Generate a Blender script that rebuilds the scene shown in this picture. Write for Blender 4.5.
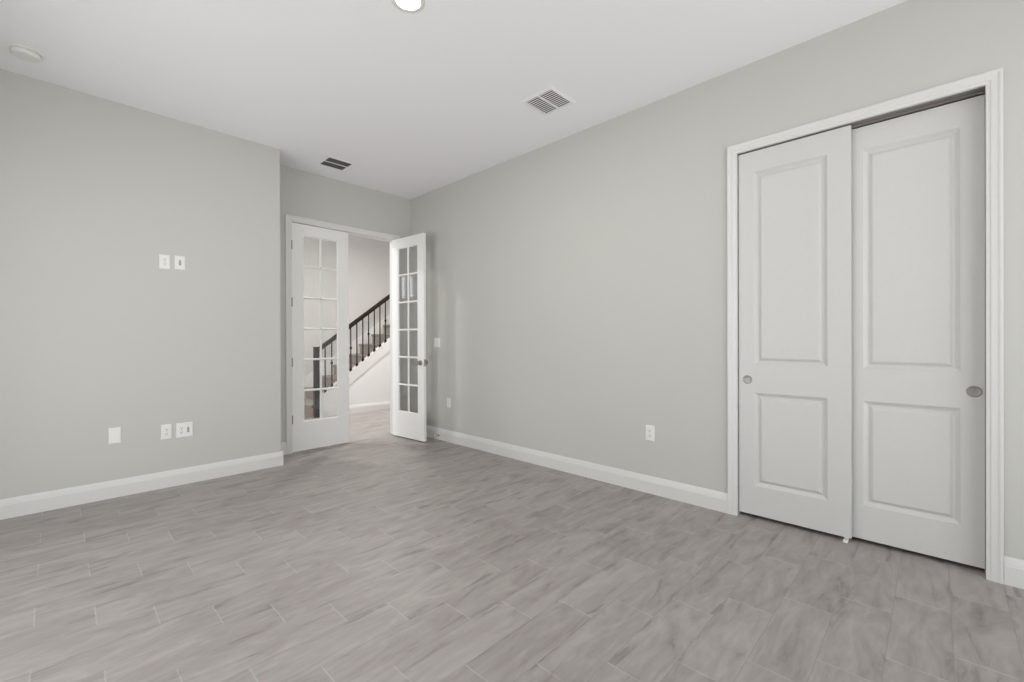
import bpy, bmesh, math
from mathutils import Vector, Matrix
C = bpy.context.scene.collection
S = bpy.context.scene
for o in list(bpy.data.objects): bpy.data.objects.remove(o)
PI = math.pi

# ---------------------------------------------------------------- camera
H = 3.05
cam_d = bpy.data.cameras.new('camera'); cam = bpy.data.objects.new('camera', cam_d); C.objects.link(cam)
F_PX = 439.62
cam_d.sensor_fit = 'HORIZONTAL'; cam_d.sensor_width = 36.0; cam_d.lens = F_PX / 1024 * 36.0
cam_d.clip_start = 0.02
yaw, pitch, roll = 0.8041, -0.0020, -0.0030
sy, cy_ = math.sin(yaw), math.cos(yaw)
fwd = Vector((sy*math.cos(pitch), cy_*math.cos(pitch), math.sin(pitch)))
rt = Vector((cy_, -sy, 0)); up = rt.cross(fwd)
Rr = rt*math.cos(roll) + up*math.sin(roll); Ur = -rt*math.sin(roll) + up*math.cos(roll)
m = Matrix((Rr, Ur, -fwd)).transposed().to_4x4(); m.translation = Vector((0, 0, 1.2022))
cam.matrix_world = m
S.camera = cam
S.view_settings.view_transform = 'Standard'; S.view_settings.look = 'None'
S.view_settings.gamma = 1.0; S.view_settings.use_curve_mapping = False
S.view_settings.exposure = 0.12

# ---------------------------------------------------------------- world + daylight
W = bpy.data.worlds.new('overcast_sky'); S.world = W; W.use_nodes = True
wt = W.node_tree; wg = wt.nodes['Background']; wg.inputs[1].default_value = 2.0
wc = wt.nodes.new('ShaderNodeTexCoord'); ws = wt.nodes.new('ShaderNodeSeparateXYZ'); wr = wt.nodes.new('ShaderNodeMapRange'); wm = wt.nodes.new('ShaderNodeMix'); wm.data_type = 'RGBA'
wt.links.new(wc.outputs['Generated'], ws.inputs[0]); wt.links.new(ws.outputs[2], wr.inputs[0]); wr.inputs[1].default_value = -0.08; wr.inputs[2].default_value = 0.08
wt.links.new(wr.outputs[0], wm.inputs[0]); wt.links.new(wm.outputs[2], wg.inputs[0])
wm.inputs[6].default_value = (2.55, 2.57, 2.66, 1)      # pale ground below the horizon, brightened to light the ceiling
wm.inputs[7].default_value = (1.7, 1.75, 1.84, 1)      # overcast sky

def area(name, loc, rot, sx, syz, power, col=(1, 1, 1), portal=False):
    d = bpy.data.lights.new(name, 'AREA'); d.shape = 'RECTANGLE'; d.size = sx; d.size_y = syz
    d.energy = power; d.color = col
    if portal: d.cycles.is_portal = True
    o = bpy.data.objects.new(name, d); o.location = loc; o.rotation_euler = rot; C.objects.link(o)
    return o
# unseen window openings, sized for even light: (x0, x1, z0, z1) in the wall behind the camera, one in the side wall
BY, BX = -1.95, -0.95           # inner faces of the back wall and of the side wall
BWIN = [(-0.80, 1.05, 0.06, 2.44), (1.20, 2.85, 0.06, 2.44)]
SWIN = [(1.1, 3.80, 0.06, 2.20)]
for a, b, z0, z1 in BWIN:
    area('daylight_portal', ((a+b)/2, BY-0.14, (z0+z1)/2), (PI/2, 0, 0), b-a, z1-z0, 1, portal=True)
for a, b, z0, z1 in SWIN:
    area('daylight_portal', (BX-0.14, (a+b)/2, (z0+z1)/2), (PI/2, 0, -PI/2), b-a, z1-z0, 1, portal=True)
area('daylight_portal', (-0.9-0.14, 6.55, 2.7), (PI/2, 0, -PI/2), 2.6, 5.0, 1, portal=True)
for lx, ly, lz, lp in ((1.7, 5.95, 3.044, 29), (3.3, 5.95, 3.044, 29), (4.9, 5.95, 3.044, 29), (3.8, 7.3, 5.594, 14)):      # unseen fill lights added to brighten the stair hall
    d = bpy.data.lights.new('hall_fill', 'AREA'); d.shape = 'DISK'; d.size = 0.14; d.energy = lp; d.color = (1, 0.97, 0.95)
    o = bpy.data.objects.new('hall_fill', d); o.location = (lx, ly, lz); C.objects.link(o)
d = bpy.data.lights.new('recessed_lamp', 'AREA'); d.shape = 'DISK'; d.size = 0.12; d.energy = 14; d.color = (1, 0.97, 0.93)
o = bpy.data.objects.new('recessed_lamp', d); o.location = (1.335, 2.062, 3.044); C.objects.link(o)   # the lamp inside the recessed light below

# ---------------------------------------------------------------- materials
def mat(name, col, rough=0.5, metal=0.0, bump=0.0, bscale=200.0, spec=0.5, coat=0.0):
    M = bpy.data.materials.new(name); M.use_nodes = True
    nt = M.node_tree; b = nt.nodes['Principled BSDF']
    b.inputs['Base Color'].default_value = (*col, 1); b.inputs['Roughness'].default_value = rough
    b.inputs['Metallic'].default_value = metal; b.inputs['Specular IOR Level'].default_value = spec
    tc = nt.nodes.new('ShaderNodeTexCoord'); n = nt.nodes.new('ShaderNodeTexNoise')
    n.inputs['Scale'].default_value = bscale; n.inputs['Detail'].default_value = 3
    nt.links.new(tc.outputs['Object'], n.inputs['Vector'])
    if bump:
        bp = nt.nodes.new('ShaderNodeBump'); bp.inputs['Strength'].default_value = bump; bp.inputs['Distance'].default_value = 0.002
        nt.links.new(n.outputs['Fac'], bp.inputs['Height']); nt.links.new(bp.outputs['Normal'], b.inputs['Normal'])
    mx = nt.nodes.new('ShaderNodeMix'); mx.data_type = 'RGBA'
    mx.inputs[6].default_value = (*[c*0.97 for c in col], 1); mx.inputs[7].default_value = (*[min(1, c*1.03) for c in col], 1)
    nt.links.new(n.outputs['Fac'], mx.inputs[0]); nt.links.new(mx.outputs[2], b.inputs['Base Color'])
    return M
WALL = mat('greige_paint', (0.560, 0.553, 0.518), 0.75, bump=0.12, bscale=260, spec=0.3)
HALLW = mat('lightened_hall_greige', (0.76, 0.75, 0.74), 0.75, bump=0.12, bscale=260, spec=0.3)  # greige lightened in the colour to make up for missing hall light
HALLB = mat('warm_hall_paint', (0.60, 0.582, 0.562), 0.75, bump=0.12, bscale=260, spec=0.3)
CEIL = mat('ceiling_paint', (0.93, 0.925, 0.935), 0.85, bump=0.15, bscale=120, spec=0.2)
TRIM = mat('white_trim_paint', (0.700, 0.693, 0.668), 0.38, bump=0.02, bscale=80)
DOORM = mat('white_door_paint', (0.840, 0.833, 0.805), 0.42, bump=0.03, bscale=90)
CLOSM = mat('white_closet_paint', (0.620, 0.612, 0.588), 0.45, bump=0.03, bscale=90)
PLATE = mat('white_plastic', (0.80, 0.795, 0.76), 0.35)
SLOT = mat('dark_slot', (0.06, 0.06, 0.06), 0.7)
GREYP = mat('grey_insert', (0.36, 0.36, 0.35), 0.5)
NICKEL = mat('satin_nickel', (0.34, 0.325, 0.305), 0.42, metal=0.85)
IRON = mat('black_iron', (0.012, 0.009, 0.008), 0.6, spec=0.2)
ESPR = mat('espresso_wood', (0.016, 0.010, 0.008), 0.5, bump=0.1, bscale=60, spec=0.2)
CARPET = mat('taupe_carpet', (0.30, 0.262, 0.228), 0.95, bump=0.5, bscale=350, spec=0.1)
DUCT = mat('duct_shade', (0.05, 0.05, 0.05), 0.9)
VENTW = mat('vent_enamel', (0.93, 0.93, 0.93), 0.45)
VENTG = mat('vent_shaded_enamel', (0.22, 0.22, 0.22), 0.6)  # vent enamel darkened in the colour to show louvres in shade

def glass_mat():
    M = bpy.data.materials.new('clear_glass'); M.use_nodes = True; nt = M.node_tree
    for n in list(nt.nodes): nt.nodes.remove(n)
    out = nt.nodes.new('ShaderNodeOutputMaterial'); t = nt.nodes.new('ShaderNodeBsdfTransparent'); g = nt.nodes.new('ShaderNodeBsdfGlossy')
    t.inputs[0].default_value = (0.95, 0.955, 0.95, 1); g.inputs['Roughness'].default_value = 0.0
    lw = nt.nodes.new('ShaderNodeLayerWeight'); lw.inputs['Blend'].default_value = 0.5
    pw = nt.nodes.new('ShaderNodeMath'); pw.operation = 'POWER'; pw.inputs[1].default_value = 5; nt.links.new(lw.outputs['Facing'], pw.inputs[0])
    mth = nt.nodes.new('ShaderNodeMath'); mth.operation = 'MULTIPLY_ADD'; mth.inputs[1].default_value = 0.92; mth.inputs[2].default_value = 0.08; mth.use_clamp = True
    nt.links.new(pw.outputs[0], mth.inputs[0])
    mx = nt.nodes.new('ShaderNodeMixShader'); nt.links.new(mth.outputs[0], mx.inputs[0])
    nt.links.new(t.outputs[0], mx.inputs[1]); nt.links.new(g.outputs[0], mx.inputs[2]); nt.links.new(mx.outputs[0], out.inputs[0])
    return M
GLASS = glass_mat()

def lens_mat():
    M = bpy.data.materials.new('lamp_lens'); M.use_nodes = True; b = M.node_tree.nodes['Principled BSDF']
    b.inputs['Base Color'].default_value = (1, 1, 1, 1); b.inputs['Emission Color'].default_value = (1, 0.98, 0.94, 1)
    b.inputs['Emission Strength'].default_value = 14.0
    return M
LENS = lens_mat()

TW = 0.1863      # plank width; planks are three widths long and step by one third
def floor_mat():
    M = bpy.data.materials.new('wood_look_tile'); M.use_nodes = True; nt = M.node_tree; b = nt.nodes['Principled BSDF']
    L = nt.links
    def N(t, **k):
        n = nt.nodes.new(t)
        for a, v in k.items(): setattr(n, a, v)
        return n
    def V(x, i, n):
        if isinstance(x, (int, float)): n.inputs[i].default_value = x
        else: L.new(x, n.inputs[i])
    def MA(op, a, b_=0.0, c=0.0, clamp=False):
        n = N('ShaderNodeMath', operation=op); n.use_clamp = clamp
        V(a, 0, n); V(b_, 1, n); V(c, 2, n); return n.outputs[0]
    def SS(x, lo, hi, a=0.0, b_=1.0):
        n = N('ShaderNodeMapRange'); n.interpolation_type = 'SMOOTHSTEP'
        V(x, 0, n); n.inputs[1].default_value = lo; n.inputs[2].default_value = hi; n.inputs[3].default_value = a; n.inputs[4].default_value = b_
        return n.outputs[0]
    tc = N('ShaderNodeTexCoord'); sp = N('ShaderNodeSeparateXYZ'); L.new(tc.outputs['Object'], sp.inputs[0])
    X, Y = sp.outputs[0], sp.outputs[1]
    rowf = MA('DIVIDE', MA('SUBTRACT', 4.05 + 60*TW, Y), TW)
    row = MA('FLOOR', rowf); fr = MA('SUBTRACT', rowf, row)
    off = MA('MULTIPLY', MA('MODULO', row, 3.0), TW)
    xs = MA('DIVIDE', MA('SUBTRACT', MA('ADD', X, 0.068 + 30*3*TW), off), 3*TW)
    col = MA('FLOOR', xs); fx = MA('SUBTRACT', xs, col)
    dy = MA('MULTIPLY', MA('MINIMUM', fr, MA('SUBTRACT', 1.0, fr)), TW)
    dx = MA('MULTIPLY', MA('MINIMUM', fx, MA('SUBTRACT', 1.0, fx)), 3*TW)
    jx = SS(dx, 0.0012, 0.0036, 1, 0); jy = SS(dy, 0.0006, 0.0024, 1, 0)
    cmb = N('ShaderNodeCombineXYZ'); L.new(row, cmb.inputs[0]); L.new(col, cmb.inputs[1])
    wn = N('ShaderNodeTexWhiteNoise', noise_dimensions='3D'); L.new(cmb.outputs[0], wn.inputs['Vector'])
    rnd = wn.outputs['Value']
    # grain coordinates: stretched along X, shifted per plank
    def grain(sx, sy_, shift, detail, rough, dist):
        c = N('ShaderNodeCombineXYZ')
        L.new(MA('ADD', MA('MULTIPLY', X, sx), MA('MULTIPLY', rnd, shift)), c.inputs[0])
        L.new(MA('ADD', MA('MULTIPLY', Y, sy_), MA('MULTIPLY', rnd, shift*3.1)), c.inputs[1])
        n = N('ShaderNodeTexNoise'); n.inputs['Scale'].default_value = 1.0; n.inputs['Detail'].default_value = detail
        n.inputs['Roughness'].default_value = rough; n.inputs['Distortion'].default_value = dist
        L.new(c.outputs[0], n.inputs['Vector']); return n.outputs['Fac']
    g1 = grain(2.6, 15.0, 17.0, 4, 0.62, 0.8)      # broad streaks
    g2 = grain(9.0, 130.0, 31.0, 3, 0.6, 0.6)      # fine grain
    g3 = grain(3.2, 9.0, 9.0, 4, 0.6, 1.5)        # cloudy patches
    val = MA('ADD', MA('MULTIPLY', MA('SUBTRACT', g1, 0.5), 0.9), MA('MULTIPLY', MA('SUBTRACT', g2, 0.5), 0.22))
    val = MA('ADD', val, MA('MULTIPLY', MA('SUBTRACT', g3, 0.5), 1.0))
    val = MA('ADD', val, MA('MULTIPLY', MA('SUBTRACT', rnd, 0.5), 0.16))
    val = MA('ADD', val, 0.55, clamp=True)
    streak = MA('MULTIPLY', SS(MA('ADD', g1, MA('MULTIPLY', SS(dy, 0.0, 0.05, -0.06, 0.0), 1.0)), 0.41, 0.29, 0, 1), SS(g2, 0.35, 0.6, 0.35, 1))
    cr = N('ShaderNodeValToRGB'); L.new(val, cr.inputs[0])
    e = cr.color_ramp.elements; e[0].position = 0.1; e[0].color = (0.240, 0.212, 0.199, 1); e[1].position = 0.9; e[1].color = (0.410, 0.376, 0.356, 1)
    m1 = N('ShaderNodeMix', data_type='RGBA'); L.new(MA('MULTIPLY', streak, 0.66), m1.inputs[0]); L.new(cr.outputs[0], m1.inputs[6]); m1.inputs[7].default_value = (0.175, 0.158, 0.150, 1)
    m2 = N('ShaderNodeMix', data_type='RGBA'); L.new(MA('MULTIPLY', jy, 0.55), m2.inputs[0]); L.new(m1.outputs[2], m2.inputs[6]); m2.inputs[7].default_value = (0.24, 0.225, 0.215, 1)
    m3 = N('ShaderNodeMix', data_type='RGBA'); L.new(MA('MULTIPLY', jx, SS(g3, 0.35, 0.62, 0.2, 0.8)), m3.inputs[0]); L.new(m2.outputs[2], m3.inputs[6]); m3.inputs[7].default_value = (0.46, 0.445, 0.43, 1)
    L.new(m3.outputs[2], b.inputs['Base Color'])
    L.new(SS(g2, 0.2, 0.8, 0.36, 0.50), b.inputs['Roughness']); b.inputs['Specular IOR Level'].default_value = 0.45
    bp = N('ShaderNodeBump'); bp.inputs['Strength'].default_value = 0.25; bp.inputs['Distance'].default_value = 0.0015
    L.new(MA('SUBTRACT', MA('MULTIPLY', g2, 0.25), MA('MAXIMUM', jx, jy)), bp.inputs['Height']); L.new(bp.outputs['Normal'], b.inputs['Normal'])
    return M
FLOOR = floor_mat()

# ---------------------------------------------------------------- helpers
def box(bm, x0, x1, y0, y1, z0, z1):
    x0, x1 = sorted((x0, x1)); y0, y1 = sorted((y0, y1)); z0, z1 = sorted((z0, z1))
    v = [bm.verts.new(p) for p in [(x0,y0,z0),(x1,y0,z0),(x1,y1,z0),(x0,y1,z0),(x0,y0,z1),(x1,y0,z1),(x1,y1,z1),(x0,y1,z1)]]
    for f in [(0,3,2,1),(4,5,6,7),(0,1,5,4),(1,2,6,5),(2,3,7,6),(3,0,4,7)]: bm.faces.new([v[i] for i in f])
    return v
def prism(bm, pts, ax, a, b):
    """polygon pts extruded along axis ax ('x','y','z') from a to b"""
    def P(p, t): return {'x': (t, p[0], p[1]), 'y': (p[0], t, p[1]), 'z': (p[0], p[1], t)}[ax]
    A = [bm.verts.new(P(p, a)) for p in pts]; B = [bm.verts.new(P(p, b)) for p in pts]
    bm.faces.new(A); bm.faces.new(B[::-1]); n = len(pts)
    for i in range(n): bm.faces.new([A[i], B[i], B[(i+1) % n], A[(i+1) % n]])
def lathe(bm, prof, M=Matrix(), seg=32):
    """prof: list of (radius, height) turned about local z, closed on the axis"""
    rings = []
    for r, h in prof:
        if r < 1e-6: rings.append([bm.verts.new(M @ Vector((0, 0, h)))])
        else: rings.append([bm.verts.new(M @ Vector((r*math.cos(2*PI*i/seg), r*math.sin(2*PI*i/seg), h))) for i in range(seg)])
    for a, b in zip(rings, rings[1:]):
        for i in range(seg):
            j = (i+1) % seg
            if len(a) == 1 and len(b) == 1: continue
            if len(a) == 1: bm.faces.new([a[0], b[i], b[j]])
            elif len(b) == 1: bm.faces.new([a[i], b[0], a[j]])
            else: bm.faces.new([a[i], b[i], b[j], a[j]])
def obj(name, bm, m_, parent=None, bevel=0.0, smooth=False, loc=None, rz=0.0):
    bmesh.ops.recalc_face_normals(bm, faces=bm.faces[:])
    me = bpy.data.meshes.new(name); bm.to_mesh(me); bm.free()
    me.materials.append(m_)
    o = bpy.data.objects.new(name, me); C.objects.link(o)
    if parent: o.parent = parent
    if loc: o.location = loc
    o.rotation_euler.z = rz
    if smooth:
        for p in me.polygons: p.use_smooth = True
        md = o.modifiers.new('edges', 'EDGE_SPLIT'); md.split_angle = math.radians(35)
    if bevel:
        b = o.modifiers.new('bevel', 'BEVEL'); b.width = bevel; b.segments = 2; b.limit_method = 'ANGLE'
    return o
def empty(name, label, cat, loc=(0, 0, 0), rot=(0, 0, 0), group=None, kind=None):
    o = bpy.data.objects.new(name, None); C.objects.link(o); o.location = loc; o.rotation_euler = rot
    o.empty_display_size = 0.1; o['label'] = label; o['category'] = cat
    if group: o['group'] = group
    if kind: o['kind'] = kind
    return o
def tag(o, label, cat, group=None, kind=None):
    o['label'] = label; o['category'] = cat
    if group: o['group'] = group
    if kind: o['kind'] = kind
    return o
def struct(name, bm, m_, label, cat, **k): return tag(obj(name, bm, m_, **k), label, cat, kind='structure')
NB = bmesh.new

# ---------------------------------------------------------------- room dimensions
XR, YL, YF, XC = 3.232, 4.558, 4.953, 1.507        # right wall, left wall, far wall, corner of the left wall
T = 0.115
HY0 = YF + T                                       # hall starts
HY1, HZ = 8.03, 5.6                                # hall back wall, hall height
HX0, HX1 = -0.9, 7.0
DX0, DX1, DZ = 1.749, 3.000, 2.478                 # french door opening
CY0, CY1, CZ = -0.184, 0.976, 2.470                # closet opening

bm = NB(); box(bm, -2.2, 7.2, -2.2, 8.3, -0.1, 0)
struct('floor', bm, FLOOR, 'grey wood-look plank tile floor running through the room', 'floor')
bm = NB(); box(bm, BX, XR, BY, YL, H, H+0.12); box(bm, XC, XR, YL, YF, H, H+0.12)
struct('ceiling', bm, CEIL, 'flat white painted ceiling over the empty room', 'ceiling')

# left wall, a solid block whose end forms the return beside the french doors
bm = NB(); box(bm, BX-T, XC, YL, HY0, 0, H+0.12)
struct('wall_left', bm, WALL, 'greige wall on the left with the six cover plates', 'wall')
bm = NB()
box(bm, XC, DX0-0.02, YF, HY0, 0, H+0.12); box(bm, DX1+0.02, XR+T, YF, HY0, 0, H+0.12); box(bm, DX0-0.02, DX1+0.02, YF, HY0, DZ+0.02, H+0.12)
struct('wall_far', bm, WALL, 'greige far wall around the french door opening', 'wall')
bm = NB()
box(bm, XR, XR+T, BY-T, CY0-0.02, 0, H+0.12); box(bm, XR, XR+T, CY1+0.02, YF, 0, H+0.12); box(bm, XR, XR+T, CY0-0.02, CY1+0.02, CZ+0.02, H+0.12)
struct('wall_right', bm, WALL, 'long greige wall on the right holding the closet', 'wall')
def wall_holes(bm, a0, a1, z0, z1, holes, face, t, axis):
    """wall along an axis with rectangular holes; face = inner face, t = signed thickness"""
    def B(u0, u1, w0, w1):
        if axis == 'x': box(bm, u0, u1, face, face+t, w0, w1)
        else: box(bm, face, face+t, u0, u1, w0, w1)
    u = a0
    for h0, h1, w0, w1 in sorted(holes):
        B(u, h0, z0, z1); B(h0, h1, z0, w0); B(h0, h1, w1, z1); u = h1
    B(u, a1, z0, z1)
bm = NB(); wall_holes(bm, BX-T, XR, 0, H+0.12, BWIN, BY, -T, 'x')
struct('wall_back', bm, WALL, 'greige back wall with two assumed windows', 'wall')
bm = NB(); wall_holes(bm, BY, YL, 0, H+0.12, SWIN, BX, -T, 'y')
struct('wall_side', bm, WALL, 'greige side wall with one wide added window', 'wall')

# closet interior
bm = NB()
box(bm, XR+T, XR+0.80, CY0-0.30, CY0-0.25, 0, 2.7); box(bm, XR+T, XR+0.80, CY1+0.25, CY1+0.30, 0, 2.7)
box(bm, XR+0.80, XR+0.85, CY0-0.30, CY1+0.30, 0, 2.7); box(bm, XR+T, XR+0.85, CY0-0.30, CY1+0.30, 2.7, 2.75)
struct('wall_closet', bm, WALL, 'inside walls of the closet behind the sliding doors', 'wall')

# hall shell
bm = NB(); box(bm, HX0, HX1, HY0-0.12, HY0, H+0.12, HZ); box(bm, XR+T, HX1, HY0-0.12, HY0, 0, H+0.12)
struct('wall_hall_near', bm, HALLW, 'greige hall wall backing onto the room', 'wall')
HW = [(-0.195, -0.020, 2.17, 2.66), (0.035, 0.205, 2.13, 2.61)]
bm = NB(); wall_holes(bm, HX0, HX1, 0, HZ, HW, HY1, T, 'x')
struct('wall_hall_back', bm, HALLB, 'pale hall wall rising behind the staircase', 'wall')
bm = NB(); wall_holes(bm, HY0-0.12, HY1+T, 0, HZ, [(5.25, 7.85, 0.2, 5.2)], HX0, -T, 'y')  # tall opening added to light the hall
struct('wall_hall_left', bm, HALLW, 'hall end wall with the added tall window', 'wall')
bm = NB(); box(bm, HX1, HX1+T, HY0-0.12, HY1+T, 0, HZ)
struct('wall_hall_right', bm, HALLW, 'hall end wall at the top of the stairs', 'wall')
bm = NB(); box(bm, HX0-T, HX1+T, HY0-0.12, HY1+T, HZ, HZ+0.1); box(bm, HX0, HX1, HY0, 6.85, H, HZ-0.01)  # low block over the corridor, added to shape the hall light
struct('ceiling_hall', bm, CEIL, 'high white ceiling over the stair hall', 'ceiling')

# ---------------------------------------------------------------- baseboards
BBP = [(0, 0), (0.017, 0), (0.017, 0.092), (0.0145, 0.098), (0.0145, 0.104), (0.0125, 0.108), (0.0105, 0.118), (0.006, 0.130), (0.004, 0.134), (0, 0.134)]
def bb_along_x(bm, x0, x1, face, sgn): prism(bm, [(face + sgn*a, z) for a, z in BBP], 'x', x0, x1)
def bb_along_y(bm, y0, y1, face, sgn): prism(bm, [(face + sgn*a, z) for a, z in BBP], 'y', y0, y1)
bm = NB(); bb_along_x(bm, BX, XC+0.017, YL, -1); bb_along_y(bm, YL, YF, XC, 1)
struct('baseboard_left', bm, TRIM, 'white baseboard along the left wall and round its corner', 'baseboard')
bm = NB(); bb_along_x(bm, XC+0.017, 1.694, YF, -1); bb_along_x(bm, 3.056, XR, YF, -1)
struct('baseboard_far', bm, TRIM, 'short white baseboard pieces either side of the french doors', 'baseboard')
bm = NB(); bb_along_y(bm, 1.033, YF-0.017, XR, -1); bb_along_y(bm, BY, -0.241, XR, -1)
struct('baseboard_right', bm, TRIM, 'white baseboard along the right wall up to the closet', 'baseboard')
bm = NB(); bb_along_x(bm, BX, XR-0.017, BY, 1)
struct('baseboard_back', bm, TRIM, 'white baseboard under the back windows', 'baseboard')

# ---------------------------------------------------------------- casings and jambs
CW = 0.0585
CP = [(0, 0), (0, 0.010), (0.004, 0.012), (0.014, 0.0125), (0.018, 0.0155), (0.040, 0.017), (0.048, 0.0205), (0.056, 0.0205), (CW, 0.018), (CW, 0)]   # (distance from opening, height off wall)
def casing(bm, a0, a1, zt, to, k=1.0):
    """mitred three-sided casing; to(a, z, n) -> world point"""
    loops = []
    for d, n in CP:
        d = d*k
        loops.append([to(a0-d, 0, n), to(a0-d, zt+d, n), to(a1+d, zt+d, n), to(a1+d, 0, n)])
    vs = [[bm.verts.new(p) for p in l] for l in loops]
    for i in range(len(vs)-1):
        for k in range(3): bm.faces.new([vs[i][k], vs[i][k+1], vs[i+1][k+1], vs[i+1][k]])
    for k in range(3): bm.faces.new([vs[-1][k], vs[-1][k+1], vs[0][k+1], vs[0][k]])
    bm.faces.new([v[0] for v in vs]); bm.faces.new([v[3] for v in vs][::-1])
bm = NB(); casing(bm, CY0+0.003, CY1-0.001, CZ-0.001, lambda a, z, n: (XR-n, a, z))
struct('trim_1', bm, TRIM, 'white moulded casing around the closet opening', 'door casing')
bm = NB(); casing(bm, DX0+0.0025, DX1-0.0025, DZ-0.004, lambda a, z, n: (a, YF-n, z), 1.12)
struct('trim_2', bm, TRIM, 'white moulded casing around the french door opening', 'door casing')
bm = NB(); casing(bm, DX0+0.0025, DX1-0.0025, DZ-0.004, lambda a, z, n: (a, HY0+n, z))
struct('trim_3', bm, TRIM, 'white casing on the hall side of the french doors', 'door casing')
# jamb liners
bm = NB(); J = 0.018
box(bm, DX0-J, DX0, YF, HY0, 0, DZ); box(bm, DX1, DX1+J, YF, HY0, 0, DZ); box(bm, DX0-J, DX1+J, YF, HY0, DZ, DZ+J)
box(bm, DX0, DX1, YF+0.045, YF+0.080, DZ-0.012, DZ)            # door stop
box(bm, DX1-0.012, DX1, YF+0.045, YF+0.080, 0, DZ-0.012)
struct('trim_4', bm, TRIM, 'white jamb lining the french door opening', 'door jamb')
bm = NB()
box(bm, XR, XR+T, CY0-J, CY0, 0, CZ); box(bm, XR, XR+T, CY1, CY1+J, 0, CZ); box(bm, XR, XR+T, CY0-J, CY1+J, CZ, CZ+J)
struct('trim_5', bm, TRIM, 'white jamb lining the closet opening', 'door jamb')

# ---------------------------------------------------------------- closet sliding doors
def molded_leaf(bm, y0, y1, z0, z1, xf, th, holes):
    """slab whose -X face at xf carries sunk mouldings with raised fields; holes = (ya, yb, za, zb)"""
    ys = sorted({y0, y1, *[h[0] for h in holes], *[h[1] for h in holes]})
    zs = sorted({z0, z1, *[h[2] for h in holes], *[h[3] for h in holes]})
    cache = {}
    def v(y, z, x):
        k = (round(y, 5), round(z, 5), round(x, 5))
        if k not in cache: cache[k] = bm.verts.new((x, y, z))
        return cache[k]
    for a, b in zip(ys, ys[1:]):
        for c, d in zip(zs, zs[1:]):
            if any(h[0] <= (a+b)/2 <= h[1] and h[2] <= (c+d)/2 <= h[3] for h in holes): continue
            bm.faces.new([v(a, c, xf), v(b, c, xf), v(b, d, xf), v(a, d, xf)])
    prof = [(0, 0), (0.003, 0.003), (0.019, 0.0150), (0.024, 0.0162), (0.028, 0.0155), (0.040, 0.0045), (0.045, 0.0030), (0.049, 0.0028)]
    for ya, yb, za, zb in holes:
        R = [[(ya+d, za+d), (yb-d, za+d), (yb-d, zb-d), (ya+d, zb-d)] for d, n in prof]
        for i in range(len(prof)-1):
            for k in range(4):
                j = (k+1) % 4
                bm.faces.new([v(*R[i][k], xf+prof[i][1]), v(*R[i][j], xf+prof[i][1]), v(*R[i+1][j], xf+prof[i+1][1]), v(*R[i+1][k], xf+prof[i+1][1])])
        bm.faces.new([v(*p, xf+prof[-1][1]) for p in R[-1]])
    # sides and back
    xb = xf+th
    per = [(y, z0) for y in ys] + [(y1, z) for z in zs[1:]] + [(y, z1) for y in ys[::-1][1:]] + [(y0, z) for z in zs[::-1][1:-1]]
    n = len(per)
    for i in range(n):
        p, q = per[i], per[(i+1) % n]; bm.faces.new([v(*p, xf), v(*q, xf), v(*q, xb), v(*p, xb)])
    bm.faces.new([v(*p, xb) for p in per])
def cup_pull(parent, x, y, z):
    bm = NB(); M = Matrix.Translation((x, y, z)) @ Matrix.Rotation(-PI/2, 4, 'Y')
    lathe(bm, [(0, -0.001), (0.0295, -0.001), (0.0295, 0.0015), (0.0275, 0.003), (0.024, 0.003), (0.0215, 0.001), (0.020, 0.0006), (0, 0.0002)], M, 40)
    o = obj('finger_pull', bm, NICKEL, parent, smooth=True); o['label'] = 'round satin nickel finger pull'
XA, XB = XR+0.016, XR+0.060
d = empty('door_3', 'left sliding closet door with two raised panels, overlapping the other', 'sliding door', (XA+0.0175, 0.665, 0), kind='structure')
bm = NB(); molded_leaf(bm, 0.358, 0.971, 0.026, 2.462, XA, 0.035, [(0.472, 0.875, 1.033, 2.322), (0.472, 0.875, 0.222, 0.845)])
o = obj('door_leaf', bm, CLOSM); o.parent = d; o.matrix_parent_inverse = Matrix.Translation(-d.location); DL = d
cup_pull(d, XA, 0.917, 0.931)
d.children[1].matrix_parent_inverse = Matrix.Translation(-d.location)
d2 = empty('door_4', 'right sliding closet door with two raised panels, set behind the left one', 'sliding door', (XB+0.0175, 0.11, 0), kind='structure')
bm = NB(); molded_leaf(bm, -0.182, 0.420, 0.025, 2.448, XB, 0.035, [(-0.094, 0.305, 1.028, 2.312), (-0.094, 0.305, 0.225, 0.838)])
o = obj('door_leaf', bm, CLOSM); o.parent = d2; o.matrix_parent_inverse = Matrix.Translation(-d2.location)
cup_pull(d2, XB, -0.144, 0.930)
d2.children[1].matrix_parent_inverse = Matrix.Translation(-d2.location)
# track and floor guide
bm = NB()
box(bm, XR+0.055, XR+0.059, CY0, CY1, CZ-0.016, CZ); box(bm, XR+0.010, XR+0.105, CY0, CY1, CZ-0.003, CZ); box(bm, XR+0.101, XR+0.105, CY0, CY1, CZ-0.016, CZ)
tag(obj('closet_track', bm, NICKEL), 'slim grey metal sliding track under the closet head', 'door track')
bm = NB(); box(bm, XR, XR+0.105, 0.374, 0.396, 0, 0.003); box(bm, XR+0.004, XR+0.010, 0.374, 0.396, 0.003, 0.016); box(bm, XR+0.053, XR+0.058, 0.374, 0.396, 0.003, 0.022)
tag(obj('floor_guide', bm, PLATE), 'small white floor guide where the two closet doors meet', 'door guide')

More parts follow.
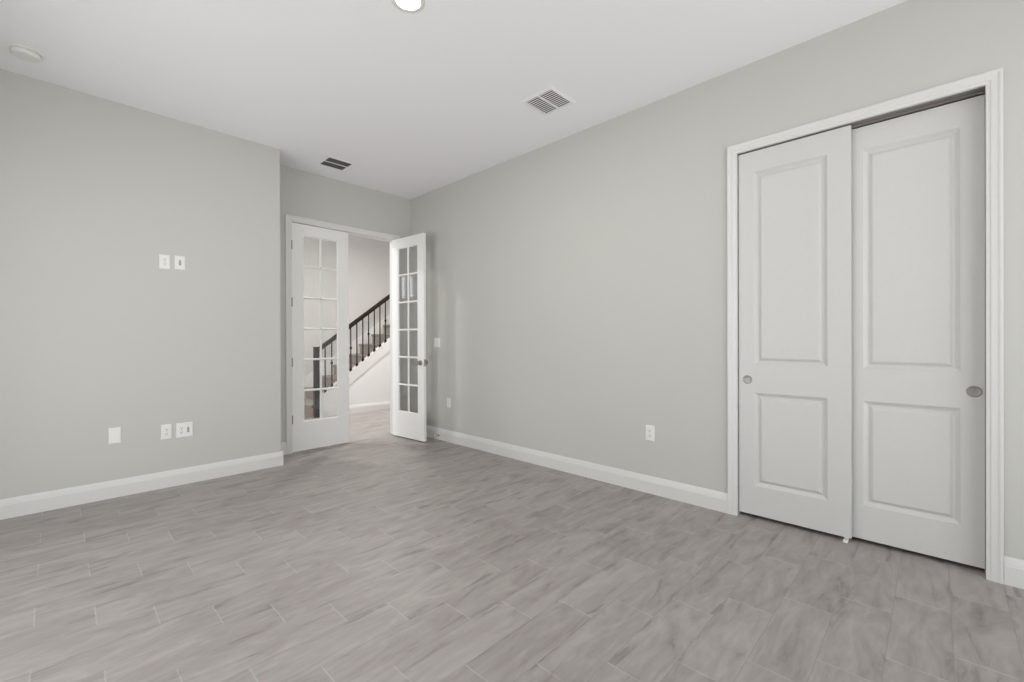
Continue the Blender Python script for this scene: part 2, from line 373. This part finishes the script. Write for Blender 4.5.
# ---------------------------------------------------------------- french doors
LW, LH, LT = 0.622, 2.452, 0.035
def french_leaf(name, label, loc, rz, flip):
    """leaf in local coords: x from hinge 0 to LW, y 0..LT (0 = room face when closed), z 0..LH"""
    r = empty(name, label, 'french door', loc, (0, 0, rz), kind='structure')
    gx0, gx1, gz0, gz1 = 0.118, LW-0.116, 0.308, 2.335
    bm = NB()
    box(bm, 0, gx0, 0, LT, 0, LH); box(bm, gx1, LW, 0, LT, 0, LH); box(bm, gx0, gx1, 0, LT, 0, gz0); box(bm, gx0, gx1, 0, LT, gz1, LH)
    o = obj('door_frame', bm, DOORM, r)
    bm = NB()
    # sticking around the glass, both faces
    st = 0.011
    for (ya, yb) in ((0.004, 0.0145), (LT-0.004, LT-0.0145)):
        for (a, b, axis, z0, z1) in ((gx0, gx0+st, 'v', gz0, gz1), (gx1, gx1-st, 'v', gz0, gz1)):
            prism(bm, [(a, ya), (b, yb), (a, yb)], 'z', z0, z1)
        prism(bm, [(ya, gz0), (yb, gz0+st), (yb, gz0)], 'x', gx0, gx1); prism(bm, [(ya, gz1), (yb, gz1-st), (yb, gz1)], 'x', gx0, gx1)
    xm = (gx0+gx1)/2; w = 0.011
    def bar_v(x): prism(bm, [(x-w, 0.0145), (x-0.004, 0.006), (x+0.004, 0.006), (x+w, 0.0145), (x+w, LT-0.0145), (x+0.004, LT-0.006), (x-0.004, LT-0.006), (x-w, LT-0.0145)], 'z', gz0, gz1)
    def bar_h(z): prism(bm, [(0.0145, z-w), (0.006, z-0.004), (0.006, z+0.004), (0.0145, z+w), (LT-0.0145, z+w), (LT-0.006, z+0.004), (LT-0.006, z-0.004), (LT-0.0145, z-w)], 'x', gx0, gx1)
    bar_v(xm)
    for k in range(1, 6): bar_h(gz0 + (gz1-gz0)*k/6)
    g = obj('muntin_grid', bm, DOORM, r)
    bm = NB(); box(bm, gx0-0.004, gx1+0.004, LT/2-0.0015, LT/2+0.0015, gz0-0.004, gz1+0.004)
    obj('glass', bm, GLASS, r)
    return r
def hinges(parent, y, zs, xsgn=0):
    for z in zs:
        bm = NB(); M = Matrix.Translation((xsgn, y, z-0.045))
        lathe(bm, [(0, -0.003), (0.004, -0.003), (0.0065, 0), (0.0065, 0.029), (0.006, 0.030), (0.0065, 0.031), (0.0065, 0.059), (0.006, 0.060), (0.0065, 0.061), (0.0065, 0.090), (0.004, 0.093), (0, 0.093)], M, 16)
        obj('hinge', bm, NICKEL, parent, smooth=True)
HZS = [0.345, 0.958, 1.603, 2.215]
dl = french_leaf('door_1', 'closed left french door with twelve glass panes', (DX0+0.003, YF-0.004, 0.013), 0, False)
hinges(dl, -0.006, HZS, -0.001)
bm = NB(); box(bm, LW-0.012, LW+0.026, LT, LT+0.010, 0, LH); box(bm, LW+0.0005, LW+0.003, 0.002, LT, 0, LH)
obj('astragal', bm, DOORM, dl)
# right leaf swung into the room; mirrored by building it from the hinge with the angle below
a = math.radians(-90 + 4.15)
# local +x points from hinge to free edge; local +y face (hall face) must look to -X
dr = french_leaf('door_2', 'open right french door with twelve glass panes, swung into the room', (2.985, 4.944, 0.013), a, True)
dr.scale = (1, -1, 1)
def knob_set(parent, x, z):
    for (y, s) in ((0.0, -1), (LT, 1)):
        M = Matrix.Translation((x, y, z)) @ Matrix.Rotation(PI/2 if s < 0 else -PI/2, 4, 'X')
        bm = NB(); lathe(bm, [(0, 0), (0.032, 0), (0.032, 0.004), (0.029, 0.008), (0.013, 0.010), (0.0115, 0.014), (0, 0.014)], M, 28)
        k = obj('rosette', bm, NICKEL, parent, smooth=True)
        bm = NB(); lathe(bm, [(0, 0.010), (0.0105, 0.010), (0.0105, 0.030), (0.016, 0.034), (0.025, 0.040), (0.0285, 0.049), (0.0275, 0.058), (0.021, 0.065), (0, 0.067)], M, 28)
        obj('knob', bm, NICKEL, parent, smooth=True)
knob_set(dr, LW-0.062, 0.925)
bm = NB(); box(bm, LW-0.001, LW+0.0015, 0.005, 0.030, 0.885, 0.965); box(bm, LW+0.0015, LW+0.008, 0.012, 0.023, 0.918, 0.932); obj('latch_plate', bm, NICKEL, dr)
hinges(dr, -0.006, HZS, -0.001)

# ---------------------------------------------------------------- unseen windows added for light, and the slim hall windows
def window(name, label, a0, a1, z0, z1, face, t, axis, cols=2, rows=1, fw=0.05):
    r = empty(name, label, 'window', kind='structure')
    mid = face + t*0.7
    def B(bm, u0, u1, w0, w1, d0, d1):
        if axis == 'x': box(bm, u0, u1, d0, d1, w0, w1)
        else: box(bm, d0, d1, u0, u1, w0, w1)
    bm = NB(); da, db = mid-0.02, mid+0.02
    B(bm, a0, a0+fw, z0, z1, da, db); B(bm, a1-fw, a1, z0, z1, da, db); B(bm, a0+fw, a1-fw, z0, z0+fw, da, db); B(bm, a0+fw, a1-fw, z1-fw, z1, da, db)
    for k in range(1, cols):
        u = a0 + (a1-a0)*k/cols; B(bm, u-fw/2, u+fw/2, z0+fw, z1-fw, da, db)
    for k in range(1, rows):
        w = z0 + (z1-z0)*k/rows; B(bm, a0+fw, a1-fw, w-fw/2, w+fw/2, da+0.002, db-0.002)
    obj('window_frame', bm, TRIM, r)
    bm = NB(); B(bm, a0+fw/2, a1-fw/2, z0+fw/2, z1-fw/2, mid-0.002, mid+0.002); obj('window_pane', bm, GLASS, r)
for i, (a0, a1, z0, z1) in enumerate(BWIN):
    window('window_%d' % (i+1), ['left assumed window in the back wall, sized for even light', 'right assumed window in the back wall, sized for even light'][i], a0, a1, z0, z1, BY, -T, 'x', 2, 1)
window('window_3', 'unseen wide window added to the side wall for light', *SWIN[0], BX, -T, 'y', 2, 1)
window('window_4', 'unseen tall hall window added for light', 5.25, 7.85, 0.2, 5.2, HX0, -T, 'y', 2, 3)
for i, (a0, a1, z0, z1) in enumerate(HW):
    window('window_%d' % (i+5), ['left slim hall window, mirrored in the open french door glass', 'right slim hall window, mirrored in the open french door glass'][i], a0, a1, z0, z1, HY1, T, 'x', 1, 1, 0.008)

# ---------------------------------------------------------------- electrical plates
def plate_thing(name, label, cat, wall, a, z, w, h, inserts):
    """wall 'L' (faces -Y, a = x) or 'R' (faces -X, a = y). inserts: list of (kind, da)"""
    if wall == 'L': r = empty(name, label, cat, (a, YL, z), (0, 0, 0))
    else: r = empty(name, label, cat, (XR, a, z), (0, 0, -PI/2))
    # local: x along the wall, -y out of it
    bm = NB(); e = 0.006
    prism(bm, [(-w/2, -h/2), (w/2, -h/2), (w/2, h/2), (-w/2, h/2)], 'y', 0, -0.003)
    # chamfered face
    A = [bm.verts.new(p) for p in [(-w/2, -0.003, -h/2), (w/2, -0.003, -h/2), (w/2, -0.003, h/2), (-w/2, -0.003, h/2)]]
    Bq = [bm.verts.new(p) for p in [(-w/2+e, -0.006, -h/2+e), (w/2-e, -0.006, -h/2+e), (w/2-e, -0.006, h/2-e), (-w/2+e, -0.006, h/2-e)]]
    for k in range(4): bm.faces.new([A[k], A[(k+1) % 4], Bq[(k+1) % 4], Bq[k]])
    bm.faces.new(Bq)
    obj('cover_plate', bm, PLATE, r)
    for kind, dx in inserts:
        if kind == 'duplex':
            for dz in (-0.0195, 0.0195):
                bm = NB(); pts = []
                for k in range(24):
                    t = 2*PI*k/24; pts.append((dx + max(-0.0150, min(0.0150, 0.0172*math.cos(t))), dz + max(-0.0125, min(0.0125, 0.0172*math.sin(t)))))
                prism(bm, pts, 'y', -0.005, -0.0078); so = obj('socket', bm, PLATE, r)
                bm = NB(); box(bm, dx-0.0075, dx-0.0050, -0.0070, -0.0082, dz-0.001, dz+0.007); box(bm, dx+0.0050, dx+0.0075, -0.0070, -0.0082, dz-0.001, dz+0.007)
                prism(bm, [(dx+0.003*math.cos(2*PI*k/12), dz-0.0065+0.003*math.sin(2*PI*k/12)) for k in range(12)], 'y', -0.0070, -0.0082)
                obj('slots', bm, SLOT, so)
            bm = NB(); lathe(bm, [(0, 0.0055), (0.003, 0.0055), (0.003, 0.0068), (0, 0.0072)], Matrix.Translation((dx, 0, 0)) @ Matrix.Rotation(PI/2, 4, 'X'), 12); obj('screw', bm, NICKEL, r)
        elif kind == 'jack':
            bm = NB(); box(bm, dx-0.0115, dx+0.0115, -0.0055, -0.0075, -0.034, 0.034); o = obj('jack_insert', bm, PLATE, r)
            bm = NB(); box(bm, dx-0.0085, dx+0.0085, -0.0070, -0.0080, -0.022, 0.022); obj('jack_opening', bm, GREYP, o)
        elif kind == 'rocker':
            bm = NB(); prism(bm, [(-0.0050, -0.033), (-0.0075, -0.033), (-0.0105, 0.033), (-0.0050, 0.033)], 'x', dx-0.0165, dx+0.0165); obj('rocker', bm, PLATE, r)
        elif kind == 'screws':
            for dz in (-0.042, 0.042):
                bm = NB(); lathe(bm, [(0, 0.0055), (0.003, 0.0055), (0.003, 0.0065), (0, 0.0068)], Matrix.Translation((dx, 0, dz)) @ Matrix.Rotation(PI/2, 4, 'X'), 12)
                obj('screw', bm, PLATE, r)
    return r
plate_thing('power_outlet', 'white duplex outlet high on the left wall, beside a narrow media plate', 'outlet', 'L', 0.624, 1.854, 0.070, 0.115, [('duplex', 0)])
plate_thing('media_plate', 'white media plate with a grey opening, high on the left wall', 'wall plate', 'L', 0.724, 1.857, 0.070, 0.115, [('jack', 0)])
plate_thing('blank_plate', 'white blank cover plate low on the left wall, farthest left', 'wall plate', 'L', 0.315, 0.475, 0.072, 0.123, [('screws', 0)])
plate_thing('power_outlet', 'white single duplex outlet low on the left wall, between blank and double plates', 'outlet', 'L', 0.630, 0.457, 0.070, 0.122, [('duplex', 0)])
plate_thing('combination_plate', 'white double plate low on the left wall with sockets and a grey opening', 'wall plate', 'L', 0.752, 0.455, 0.114, 0.122, [('duplex', -0.023), ('jack', 0.023)])
plate_thing('power_outlet', 'white duplex outlet low on the right wall, left of the closet', 'outlet', 'R', 1.612, 0.470, 0.074, 0.122, [('duplex', 0)])
plate_thing('blank_plate', 'white cover plate low on the right wall near the open french door', 'wall plate', 'R', 4.158, 0.462, 0.070, 0.112, [('screws', 0)])
plate_thing('light_switch', 'white double rocker switch on the right wall above the door knob', 'light switch', 'R', 4.382, 1.176, 0.116, 0.115, [('rocker', -0.023), ('rocker', 0.023)])

# door stop on the baseboard
r = empty('door_stop', 'small metal door stop on the baseboard behind the open french door', 'door stop', (XR-0.017, 4.33, 0.055), (0, -PI/2, 0))
bm = NB(); lathe(bm, [(0, 0), (0.012, 0), (0.012, 0.003), (0.006, 0.006), (0.0045, 0.010), (0.0045, 0.055), (0, 0.055)], seg=16); obj('rod', bm, NICKEL, r, smooth=True)
bm = NB(); lathe(bm, [(0, 0.055), (0.008, 0.055), (0.009, 0.060), (0.008, 0.070), (0, 0.072)], seg=16); obj('rubber_tip', bm, PLATE, r, smooth=True)

# ---------------------------------------------------------------- ceiling fittings
def vent(name, label, cx, cy, louver_axis, w, n, tilt, slat_m):
    r = empty(name, label, 'ceiling vent', (cx, cy, H))
    o2, fr = w/2, 0.026
    bm = NB(); zt, zb = 0, -0.006
    ring = [(o2+fr, 0.0), (o2+fr, -0.002), (o2+0.004, zb), (o2, zb), (o2, 0.0)]
    vs = []
    for d_, z in ring: vs.append([bm.verts.new((sx*d_, sy_*d_, z)) for sx, sy_ in ((-1,-1),(1,-1),(1,1),(-1,1))])
    for i in range(len(vs)):
        j = (i+1) % len(vs)
        for k in range(4): bm.faces.new([vs[i][k], vs[i][(k+1) % 4], vs[j][(k+1) % 4], vs[j][k]])
    obj('vent_frame', bm, VENTW, r)
    bm = NB(); box(bm, -o2, o2, -o2, o2, -0.0008, 0.0); obj('duct_shade_plate', bm, DUCT, r)  # dark plate under the ceiling, standing in for shade inside the duct
    bm = NB(); box(bm, -o2, o2, -0.006, 0.006, -0.007, -0.001); obj('centre_bar', bm, VENTW, r)
    bm = NB(); p = w/n
    for i in range(n):
        c = -o2 + p*(i+0.5)
        hw = p*0.29
        sec = [(c-hw, -0.0056), (c+hw, -0.0036), (c+hw, -0.0044), (c-hw, -0.0064)]
        for s0, s1 in ((-o2, -0.006), (0.006, o2)):
            if louver_axis == 'y': prism(bm, sec, 'y', s0, s1)
            else: prism(bm, [(a_, b_) for a_, b_ in sec], 'x', -o2, o2) if s0 < 0 else None
    obj('louvres', bm, slat_m, r)
vent('ceiling_vent', 'square white ceiling vent with fine louvres, nearer the camera', 2.659, 2.160, 'y', 0.252, 11, 1, VENTW)
vent('ceiling_vent', 'square ceiling vent with louvres coloured dark as shade, above the french doors', 2.036, 4.506, 'x', 0.240, 9, 1, VENTG)
r = empty('recessed_light', 'round recessed ceiling light, lit white', 'ceiling light', (1.335, 2.062, H))
bm = NB(); lathe(bm, [(0.066, -0.001), (0.066, -0.004), (0.072, -0.006), (0.088, -0.004), (0.092, -0.001), (0.092, 0), (0.066, 0), (0.066, -0.001)], seg=48); obj('trim_ring', bm, PLATE, r, smooth=True)
bm = NB(); lathe(bm, [(0, -0.0045), (0.05, -0.004), (0.0655, -0.002), (0.0655, -0.0002), (0, -0.0002)], seg=48); obj('lens', bm, LENS, r, smooth=True)
r = empty('smoke_detector', 'round white smoke detector on the ceiling near the left wall', 'smoke detector', (-0.125, 4.165, H))
bm = NB(); lathe(bm, [(0, 0), (0.070, 0), (0.070, -0.008), (0.066, -0.011), (0, -0.011)], seg=40); obj('mounting_base', bm, PLATE, r, smooth=True)
bm = NB(); lathe(bm, [(0, -0.011), (0.060, -0.011), (0.060, -0.015), (0.066, -0.017), (0.066, -0.028), (0.055, -0.038), (0.025, -0.041), (0, -0.041)], seg=40); obj('cover', bm, PLATE, r, smooth=True)

# ---------------------------------------------------------------- staircase in the hall
SL, RI, TR, X0, NST = 0.739, 0.19, 0.257, 2.80, 15
SY = 6.95                                               # face of the knee wall
def zs(x): return 0.669 + SL*(x-3.347)                  # top of the sloping curb
XE = X0 + TR*NST
bm = NB(); prism(bm, [(2.86, 0), (XE, 0), (XE, zs(XE)-0.02), (2.86, zs(2.86)-0.02)], 'y', SY, SY+0.085)
struct('wall_stair', bm, HALLW, 'low greige wall under the stair railing', 'wall')
bm = NB(); bb_along_x(bm, 3.165, XE, SY, -1)
struct('baseboard_hall', bm, TRIM, 'white baseboard at the foot of the stair wall', 'baseboard')
st = empty('staircase', 'carpeted taupe staircase rising to the right in the hall', 'staircase', (X0, 7.5, 0))
def rel(o, p):
    o.parent = p; o.matrix_parent_inverse = Matrix.Translation(-p.location); return o
SY1 = SY+0.085
for i in range(NST):
    x = X0 + TR*i; z0, z1 = RI*i, RI*(i+1)
    bm = NB()
    nose = [(x, z0), (x, z1-0.045), (x-0.022, z1-0.038), (x-0.028, z1-0.020), (x-0.022, z1-0.003), (x-0.012, z1), (x+TR, z1), (x+TR, z0)]
    prism(bm, nose, 'y', SY1+0.008, HY1-0.018)
    rel(obj('step', bm, CARPET), st)
bm = NB(); prism(bm, [(2.86, zs(2.86)-0.20), (XE, zs(XE)-0.20), (XE, zs(XE)-0.02), (2.86, zs(2.86)-0.02)], 'y', SY-0.014, SY)
prism(bm, [(2.86, 0), (3.165, 0), (3.165, zs(3.165)-0.20), (2.86, zs(2.86)-0.19)], 'y', SY-0.014, SY)
prism(bm, [(2.86, zs(2.86)-0.02), (XE, zs(XE)-0.02), (XE, zs(XE)), (2.86, zs(2.86))], 'y', SY-0.016, SY1+0.006)
struct('trim_6', bm, TRIM, 'white sloping curb board capping the stair wall', 'trim')
bm = NB(); prism(bm, [(X0-0.06, 0), (X0+0.1, 0), (XE, RI*NST-0.1), (XE, RI*NST+0.22), (X0-0.06, 0.34)], 'y', HY1-0.016, HY1)
struct('trim_7', bm, TRIM, 'white skirt board along the wall side of the stairs', 'trim')
rl = empty('stair_railing', 'dark espresso stair railing with black iron balusters', 'railing', (2.828, 6.972, 0))
NY = 6.972
bm = NB(); box(bm, 2.792, 2.864, NY-0.036, NY+0.036, 0, 1.105); box(bm, 2.789, 2.867, NY-0.039, NY+0.039, 1.078, 1.090)
rel(obj('newel_post', bm, ESPR, bevel=0.004), rl)
bm = NB(); hx0, hx1 = 2.858, XE
def hz(x): return 1.462 + SL*(x-3.35)
sec = [(-0.024, -0.078), (0.024, -0.078), (0.024, -0.056), (0.016, -0.048), (0.016, -0.040), (0.031, -0.028), (0.031, -0.010), (0.020, 0), (-0.020, 0), (-0.031, -0.010), (-0.031, -0.028), (-0.016, -0.040), (-0.016, -0.048), (-0.024, -0.056)]
A = [bm.verts.new((hx0, NY+a_, hz(hx0)+b_)) for a_, b_ in sec]; B_ = [bm.verts.new((hx1, NY+a_, hz(hx1)+b_)) for a_, b_ in sec]
bm.faces.new(A); bm.faces.new(B_[::-1])
for k in range(len(sec)): bm.faces.new([A[k], B_[k], B_[(k+1) % len(sec)], A[(k+1) % len(sec)]])
rel(obj('handrail', bm, ESPR), rl)
for k in range(34):
    x = 2.965 + 0.1063*k
    if x > XE-0.05: break
    bm = NB(); b0, b1 = zs(x)-0.006, hz(x)-0.070; w = 0.0075
    box(bm, x-w, x+w, NY-w, NY+w, b0, b1)
    bo = rel(obj('baluster', bm, IRON), rl)
    bm = NB(); q = 0.016   # shoe
    prism(bm, [(x-q, b0+0.006-q*SL), (x+q, b0+0.006+q*SL), (x+q, b0+0.034), (x+0.010, b0+0.052), (x-0.010, b0+0.052), (x-q, b0+0.030)], 'y', NY-q, NY+q)
    s_ = obj('shoe', bm, IRON); s_.parent = bo
    if k % 3 == 1:
        bm = NB(); lathe(bm, [(0, -0.026), (0.008, -0.026), (0.013, -0.020), (0.019, -0.008), (0.019, 0.008), (0.013, 0.020), (0.008, 0.026), (0, 0.026)], Matrix.Translation((x, NY, b0+0.385)), 16)
        s_ = obj('knuckle', bm, IRON, smooth=True); s_.parent = bo
